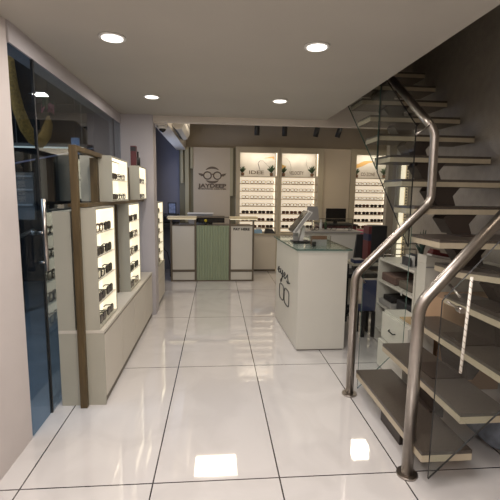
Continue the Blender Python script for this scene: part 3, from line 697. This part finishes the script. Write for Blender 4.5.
# rear counter behind island
t = thing('rear_counter', 'white rear counter with glass guard behind the island', 'counter', (1.3, 4.8, 0))
box('body', (.98, 4.62, 0.0), (1.71, 5.02, .915), WHITE, t, .002)
box('top', (.96, 4.59, .916), (1.74, 5.05, .93), PLG, t, .002)
MB().box((.99, 4.98, .9305), (1.73, 4.988, 1.055), CLEAR).build('glass_guard', t)
MB().box((.99, 4.976, 1.055), (1.73, 4.992, 1.062), BROWN).build('guard_rail', t)
MB().box((1.722, 4.965, .9305), (1.732, 4.975, 1.055), BROWN).build('guard_post', t)
rp = [('black eyeglasses lying left on the rear counter', 1.18, 4.72, .3), ('black eyeglasses lying in the middle of the rear counter', 1.40, 4.78, -.4), ('black eyeglasses lying right on the rear counter', 1.62, 4.73, .9)]
for lb, x, y, rz in rp: eyewear(lb, 'eyewear on the rear counter', (x, y, .9305), rz, 'blackclear', .12)
t = thing('paper_sheet', 'white papers spread on the rear counter right end', 'paper', (1.5, 4.85, .9305))
MB().box((1.38, 4.84, .9305), (1.58, 4.95, .934), PLW).build('sheet', t); MB().box((1.60, 4.80, .9305), (1.70, 4.93, .936), PLW).build('sheet', t)
t = thing('counter_mirror', 'rounded grey tabletop mirror on the rear counter', 'mirror', (1.17, 4.82, .9305))
rr = [(-.075, 0), (.085, 0), (.07, .14), (.055, .165), (-.055, .165), (-.068, .14)]
MB().plate(rr, PLG, (1.165, 4.80, 1.05), (1, 0, 0), (0, .08, .996), -.01).build('back', t)
MB().cyl((1.17, 4.82, .9305), (1.17, 4.82, 1.06), .008, STEEL, 10).build('stem', t); MB().cyl((1.17, 4.82, .9305), (1.17, 4.82, .938), .05, STEEL, 18).build('foot', t)
for i, (x, lb) in enumerate(((1.30, 'small clear bottle right of the mirror on the rear counter'), (1.36, 'small green bottle right of the clear bottle on the rear counter'))):
    tag(MB().tube([(x, 4.9, .9305), (x, 4.9, 1.01), (x, 4.9, 1.02), (x, 4.9, 1.05)], [.018, .018, .008, .008], LEAF if i == 1 else PLW, 10).build('bottle'), lb, 'bottle', 'bottles on the rear counter')
# ------------------------------------------------------------------ things under and behind the stairs
t = thing('work_table', 'small pale topped table with dark legs behind the left handrail', 'table', (1.6, 4.0, 0))
box('top', (1.36, 3.83, .655), (1.86, 4.12, .68), CREAM_E, t)
for x in (1.38, 1.82):
    for y in (3.85, 4.08): box('leg', (x, y, 0), (x+.025, y+.025, .655), BLACK, t)
t = thing('carton_stack', 'tall black carton with red and blue label stripes on small table', 'carton', (1.6, 3.95, .6805))
box('carton', (1.56, 3.90, .6805), (1.72, 4.06, 1.055), BLACK, t, .003)
box('red_label', (1.53, 3.905, .6805), (1.559, 4.05, .90), RED, t); box('blue_label', (1.53, 3.905, .9005), (1.559, 4.05, .97), mat('dull_blue', (.012, .018, .045), .5), t); box('top_label', (1.53, 3.905, .9705), (1.559, 4.05, 1.05), MAROON, t)
t = thing('office_chair', 'black office chair back beside the tall carton', 'chair', (1.5, 4.3, 0))
MB().hull([(1.49, 4.20, .55), (1.78, 4.20, .55), (1.78, 4.25, .55), (1.49, 4.25, .55)], [(1.55, 4.28, .93), (1.74, 4.28, .93), (1.74, 4.31, .93), (1.55, 4.31, .93)], BLACK).build('backrest', t)
MB().box((1.45, 4.24, .44), (1.80, 4.58, .50), BLACK, .02).build('seat', t); MB().cyl((1.62, 4.41, .08), (1.62, 4.41, .44), .02, DARK, 12).build('column', t)
g = MB()
for k in range(5):
    a = k*1.2566; g.tube([(1.62, 4.41, .09), (1.62+.2*math.cos(a), 4.41+.17*math.sin(a), .03)], [.02, .03], BLACK, 8)
g.build('star_base', t)
t = thing('blue_chair', 'navy blue low chair with black legs behind the left handrail post', 'chair', (1.46, 3.62, 0))
MB().box((1.385, 3.60, .26), (1.52, 3.63, .56), BLUE, .008).build('backrest', t)
MB().box((1.36, 3.631, .25), (1.53, 3.80, .28), BLUE, .008).build('seat', t)
for x in (1.39, 1.49):
    MB().box((x, 3.60, 0), (x+.03, 3.63, .255), BLACK).build('leg', t); MB().box((x, 3.76, 0), (x+.03, 3.79, .248), BLACK).build('leg', t)
t = thing('shoe_box', 'blue and white striped carton on floor between island and blue chair', 'box', (1.42, 4.3, 0))
MB().box((1.37, 3.84, .6805), (1.47, 3.95, .715), BLUE, .003).build('carton', t); MB().box((1.372, 3.838, .7155), (1.468, 3.948, .722), PLG).build('lid', t)
t['label'] = 'blue and white carton on the small table left of the tall carton'

# shelf unit facing left
t = thing('shelf_unit', 'low white open shelf unit with full shelves under the stairs', 'shelf', (1.7, 3.25, 0))
X0, X1, Y0, Y1 = 1.52, 1.86, 2.90, 3.60
g = MB().box((X0, Y0, 0), (X1, Y0+.018, .765), WHITE).box((X0, Y1-.018, 0), (X1, Y1, .765), WHITE).box((X1-.012, Y0+.018, 0), (X1, Y1-.018, .765), WHITE)
g.build('carcass', t)
box('top', (X0-.006, Y0-.0, .7655), (X1, Y1, .785), WHITE, t, .002)
for z in (.56, .34, .1): box('shelf', (X0, Y0+.018, z), (X1-.012, Y1-.018, z+.018), WHITE, t)
def lying(name, lb, cat, x0, x1, y0, y1, z, h, m, g_=None):
    return tag(MB().box((x0, y0, z), (x1, y1, z+h), m, min(.012, h*.3)).build(name), lb, cat, g_)
GS = 'goods on the low shelf unit'
lying('folded_pouch', 'dark maroon folded pouch on the top inner shelf of the low unit', 'pouch', 1.54, 1.80, 3.28, 3.56, .5785, .075, mat('maroon_brown_cloth', (.10, .055, .045), .9), GS)
lying('folded_pouch', 'brown grey folded pouch nearer the stairs on the top inner shelf', 'pouch', 1.56, 1.80, 3.02, 3.25, .5785, .06, mat('grey_brown_cloth', (.12, .10, .08), .9), GS)
lying('folded_pouch', 'dark charcoal folded pouch on the middle shelf of the low unit', 'pouch', 1.56, 1.80, 3.02, 3.27, .3585, .11, DARK, GS)
lying('box', 'pale grey flat box at the far end of the middle shelf', 'box', 1.52, 1.78, 3.30, 3.55, .3585, .05, PLG, GS)
lying('black_case', 'black case lying on the pale flat box of the middle shelf', 'case', 1.54, 1.76, 3.32, 3.50, .409, .05, BLACK, GS)
lying('black_case', 'black case on the lowest shelf of the low unit', 'case', 1.54, 1.80, 3.04, 3.5, .1185, .12, BLACK, GS)
tag(MB().box((1.512, 3.08, .545), (1.515, 3.10, .60), PLW).build('price_tag'), 'small white tag hanging on the low unit shelf edge', 'tag')
t = thing('card_holder', 'grey wire holder full of white cards on the low shelf unit', 'holder', (1.62, 3.1, .7855))
MB().box((1.55, 3.05, .7855), (1.73, 3.22, .79), PLG).build('tray', t)
for k in range(5): MB().box((1.555+.03*k, 3.06, .7905), (1.565+.03*k, 3.20, .86+.012*(k % 3)), PLW if k % 2 else DARK).build('card', t)
t = thing('rack_rail', 'low chrome rail with three rungs at the far end of shelf unit', 'rail', (1.7, 3.5, .7855))
for x in (1.53, 1.84): MB().cyl((x, 3.52, .7855), (x, 3.52, .93), .006, STEEL, 8).build('upright', t)
for z in (.82, .87, .92): MB().cyl((1.53, 3.52, z), (1.84, 3.52, z), .005, STEEL, 8).build('rung', t)
t = thing('potted_plant', 'dark green leafy plant standing beside the light column', 'potted plant', (1.80, 3.35, .7855))
MB().cyl((1.79, 3.33, .7855), (1.79, 3.33, .84), .03, POT, 12, .038).build('pot', t)
g = MB()
for k in range(16):
    a = k*2.4; rr = .02+.05*((k*37) % 10)/10; h = .05+.2*((k*53) % 10)/10
    g.tube([(1.79, 3.33, .835), (1.79+rr*.4*math.cos(a), 3.33+rr*.4*math.sin(a), .835+h*.6), (1.79+rr*math.cos(a), 3.33+rr*math.sin(a), .835+h)], [.003, .011, .002], mat('plant_leaf_blue', (.03, .06, .045), .6, noise=.3, nscale=20), 4)
g.build('foliage', pt if False else t)

# light column in the corner
t = thing('light_column', 'tall warm lit column with beaded metal strip behind the stairs', 'lamp', (2.06, 4.3, 0))
MB().box((1.985, 4.335, .0), (2.115, 4.368, 2.05), CREAM_E).build('backing', t)
MB().box((2.03, 4.322, .1), (2.075, 4.334, 2.0), mat('column_light', (1, 1, 1), .5, emit=(1, .86, .60), es=.95)).build('light_strip', t)
g = MB().box((2.078, 4.316, .1), (2.112, 4.334, 2.0), mat('column_metal', (.6, .5, .35), .35, .5, emit=(1, .8, .5), es=.22))
for k in range(60): g.box((2.088, 4.311, .12+k*.031), (2.102, 4.3158, .135+k*.031), BROWN)
g.build('beaded_strip', t)

# white cabinet with red shoe
t = thing('storage_cabinet', 'white storage cabinet with end panel facing out under the stairs', 'cabinet', (1.75, 2.85, 0))
box('body', (1.525, 2.76, .0), (2.10, 2.89, .86), WHITE, t, .002)
MB().hull([(1.525, 2.76, .861), (1.82, 2.76, .861), (1.82, 2.89, .861), (1.525, 2.89, .861)], [(1.525, 2.76, .925), (1.82, 2.76, .868), (1.82, 2.89, .868), (1.525, 2.89, .925)], WHITE).build('sloped_top', t)
box('joint_strip', (1.525, 2.757, .835), (1.82, 2.7595, .845), PLG, t)
t = thing('red_shoe', 'red and white shoe lying on the white storage cabinet', 'shoe', (1.7, 2.88, .94))
P0 = [(-.0, -.035), (.07, -.042), (.16, -.04), (.21, -.015), (.21, .015), (.16, .04), (.07, .042), (0, .035)]
def ring(z, s, dx=0, k=1): return [(1.58+dx+.8*x*k, 2.825+y*s, .925+(z-.925)*.7-.006-.18*(.8*x*k+dx)) for x, y in P0]
MB().hull(ring(.925, 1.05), ring(.943, 1.05), PLW).build('sole', t)
g = MB().hull(ring(.9435, 1.0), ring(.975, .9, .008, .93), RED); g.hull(ring(.9755, .8, .012, .40), ring(1.0, .6, .015, .36), RED)
g.build('upper', t)

# two-drawer unit
t = thing('drawer_unit', 'low white two drawer unit beside the lower stair treads', 'drawers', (1.45, 2.8, 0))
box('body', (1.318, 2.52, .02), (1.49, 2.95, .468), WHITE, t, .002)
for z0, z1, ox in ((.25, .455, 0), (.03, .24, -.022)):
    d = box('drawer', (1.30+ox, 2.52, z0), (1.3175, 2.95, z1), WHITE, t, .002)
    if ox: continue
    h = MB().tube([(1.299+ox, 2.70, z0+.105), (1.284+ox, 2.71, z0+.10), (1.284+ox, 2.79, z0+.10), (1.299+ox, 2.80, z0+.105)], .0045, BLACK, 8).build('handle')
    h.parent = d; h.matrix_parent_inverse = d.matrix_world.inverted() if False else Matrix.Translation(-Vector(t.location)) @ Matrix.Identity(4)
    h.matrix_parent_inverse = Matrix.Identity(4)
tag(MB().box((1.34, 2.58, .4685), (1.46, 2.74, .476), WOODL, .002).build('cardboard_sheet'), 'tan cardboard sheet lying on the white drawer unit', 'cardboard')

# ------------------------------------------------------------------ staircase
t = thing('staircase', 'open dark granite staircase with cream nosings, glass balustrade and steel handrails', 'staircase', (1.4, 2.2, 0))
R = .184; TH = .047
def tread(pts, n):
    """pts: xy polygon, ccw; brown granite slab on a cream edged core"""
    z = R*n
    MB().prism(pts, z-.017, z, TREAD).prism(pts, z-TH-.004, z-.0172, mat('dark_tread_underside', (.10, .075, .055), .6), NOSE).build('tread', t)
X0 = .945; NY, FY = 1.625, 2.50
fr_ = [.945, 1.118, 1.305, 1.45]
tread([(fr_[0], NY), (1.19, NY), (1.19, FY), (fr_[0], FY)], 1)
tread([(fr_[1], NY), (1.36, NY), (1.36, FY), (fr_[1], FY)], 2)
tread([(fr_[2], NY), (1.60, NY), (1.50, FY), (fr_[2], FY)], 3)
tread([(1.455, NY), (2.02, 1.625), (1.60, 2.40), (1.44, 2.36)], 4)
tread([(1.46, 2.24), (2.10, 1.45), (2.10, 2.02), (1.52, 2.50), (1.44, 2.50)], 5)
tread([(1.295, 2.21), (1.60, 2.17), (2.10, 2.10), (2.10, 2.56), (1.295, 2.56)], 6)
ys = {7: 2.52, 8: 2.73, 9: 2.94, 10: 3.16, 11: 3.38, 12: 3.60, 13: 3.82, 14: 4.04}
for n, y in ys.items(): tread([(1.285, y), (2.075, y), (2.075, y+.30), (1.285, y+.30)], n)
# stringer : stepped dark steel spine
g = MB()
def hexblock(c, zt, zb, y, dy=.14, dx=0):
    x0, x1 = c-.105, c+.115
    prof = [(x0+.01, zt), (x0-.015, zt-.035), (x0+.06, zb), (x1-.03+dx, zb), (x1-.055, (zt+zb)/2), (x1, zt-.0)]
    g.hull([(x, y, z) for x, z in prof], [(x, y+dy, z) for x, z in prof], STRING)
for n in range(7, 15):
    zt = R*n-TH; zb = R*(n-1); y = ys[n]+.02
    hexblock(1.62, zt, zb, y)
for n, (x, y) in {6: (1.60, 2.36), 5: (1.70, 2.12)}.items(): hexblock(x, R*n-TH, R*(n-1), y, .12)
for n, x in ((4, 1.46), (3, 1.31), (2, 1.14)):
    zt = R*n-TH; zb = R*(n-1)
    g.hull([(x+.02, 1.95, zt), (x+.02, 2.2, zt), (x+.05, 2.2, zb), (x+.05, 1.95, zb)], [(x+.17, 1.95, zt), (x+.17, 2.2, zt), (x+.08, 2.2, zb), (x+.08, 1.95, zb)], STRING)
g.box((1.0, 1.95, 0), (1.12, 2.2, R-.03), STRING).box((1.0, 1.95, R-.03), (1.24, 2.2, R-.02), STRING).box((1.16, 1.95, R-.02), (1.24, 2.2, R+.01), STRING)
for n in range(7, 14): g.box((1.55, ys[n]+.03, R*n-TH-.002), (1.69, ys[n]+.28, R*n-.03), STRING)
g.box((1.54, 2.38, R*6-TH-.002), (1.68, 2.555, R*6+.005), STRING).box((1.62, 2.14, R*5-TH-.002), (1.74, 2.42, R*5+.005), STRING)
g.box((1.50, 1.97, R*4-TH-.002), (1.78, 2.22, R*4+.005), STRING).box((1.34, 1.97, R*3-TH-.002), (1.58, 2.18, R*3+.005), STRING).box((1.17, 1.97, R*2-TH-.002), (1.355, 2.18, R*2+.005), STRING)
g.box((1.34, 2.0, R*2-.02), (1.42, 2.15, R*2+.01), STRING)
g.build('stringer', t)
# peach lit wall behind treads is a stand-in block, built further down
# handrails
def bend(pts, rad=.05, n=5):
    P = [Vector(p) for p in pts]; out = [P[0]]
    for i in range(1, len(P)-1):
        a = (P[i-1]-P[i]); b = (P[i+1]-P[i]); ra = min(rad, a.length*.45, b.length*.45)
        A = P[i]+a.normalized()*ra; B = P[i]+b.normalized()*ra
        for k in range(n+1):
            u = k/n; out.append(A*(1-u)**2+P[i]*2*u*(1-u)+B*u*u)
    out.append(P[-1]); return out
MB().tube(bend([(.912, 2.52, 0), (.912, 2.52, .835), (1.392, 2.52, 1.32), (1.385, 2.52, 1.76), (1.34, 2.54, 1.83), (1.30, 3.35, 2.44)], .05), .027, STEEL, 18).build('handrail', t)
MB().tube(bend([(.932, 1.72, 0), (.932, 1.72, .856), (1.60, 1.72, 1.615)], .06), .028, STEEL, 18).build('handrail', t)
for x, y in ((.912, 2.52), (.932, 1.72)): MB().cyl((x, y, 0), (x, y, .012), .05, STEEL, 20).build('post_flange', t)
# glass panels
def gpanel(pts, plane, at, edge=CLEARE, th=.010):
    g = MB()
    if plane == 'Y': A = [(a, at, b) for a, b in pts]; B = [(a, at+th, b) for a, b in pts]
    else: A = [(at, a, b) for a, b in pts]; B = [(at+th, a, b) for a, b in pts]
    va = [g.bm.verts.new(p) for p in A]; vb = [g.bm.verts.new(p) for p in B]; n = len(A)
    g._f([g.bm.faces.new(va), g.bm.faces.new(vb)], CLEAR)
    g._f([g.bm.faces.new((va[i], va[(i+1) % n], vb[(i+1) % n], vb[i])) for i in range(n)], edge)
    return g.build('glass_panel', t)
gpanel([(.965, .04), (1.27, .35), (1.275, 1.16), (.965, .84)], 'Y', 2.515)
gpanel([(2.535, 1.02), (3.13, 1.54), (3.13, 2.28), (2.535, 1.80)], 'X', 1.262, BLACK)
gpanel([(3.145, 1.56), (4.1, 2.35), (4.1, 3.1), (3.145, 2.29)], 'X', 1.262)
gpanel([(.975, .06), (1.75, .84), (1.75, 1.76), (.975, .905)], 'Y', 1.605, BLACK)
for p in (((1.262, 2.52, 1.74), (1.345, 2.515, 1.80)), ((.98, 2.52, .78), (.94, 2.52, .83)), ((1.06, 1.62, .92), (1.06, 1.70, .955))):
    MB().cyl(p[0], p[1], .006, STEEL, 8).build('glass_bracket', t)
MB().cyl((.99, 1.60, .905), (1.06, 1.60, .865), .005, STEEL, 8).cyl((1.06, 1.59, .865), (1.06, 1.625, .865), .014, STEEL, 14).build('glass_clamp', t)

# twisted cord
g = MB(); A = Vector((1.083, 1.585, 1.015)); B = Vector((1.070, 1.585, .585)); n = 160
g.tube([A, B], .0062, mat('white_cord', (.85, .80, .72), .5), 10)
g.tube([A.lerp(B, k/n)+Vector((math.cos(k/n*100), math.sin(k/n*100), 0))*.0056 for k in range(n+1)], .0017, mat('brown_thread', (.30, .24, .18), .6), 5)
tag(g.build('twisted_cord'), 'white twisted cord hanging along the near glass panel of the stairs', 'cord')
# papers and bottle stored below the stairs
tag(MB().box((1.54, 2.53, .0), (2.00, 2.745, .66), mat('peach_lit_wall', (.46, .31, .20), .7), .004).build('carton'), 'tall plain peach brown block standing in for the lit wall behind the lower treads', 'carton')  # peach colour stands in for the lit wall seen between the treads
t = thing('storage_bag', 'grey blue cloth bag lying on floor under the third stair tread', 'bag', (1.42, 2.1, 0))
MB().tube([(1.50, 1.75, .10), (1.5, 1.85, .11), (1.5, 2.05, .11), (1.5, 2.15, .10)], [.04, .085, .09, .03], mat('grey_blue_cloth', (.16, .18, .22), .9, noise=.4, nscale=12), 12).build('body', t)
MB().tube([(1.46, 1.88, .19), (1.46, 1.9, .24), (1.46, 2.0, .24), (1.46, 2.02, .19)], .006, BLACK, 6).build('strap', t)
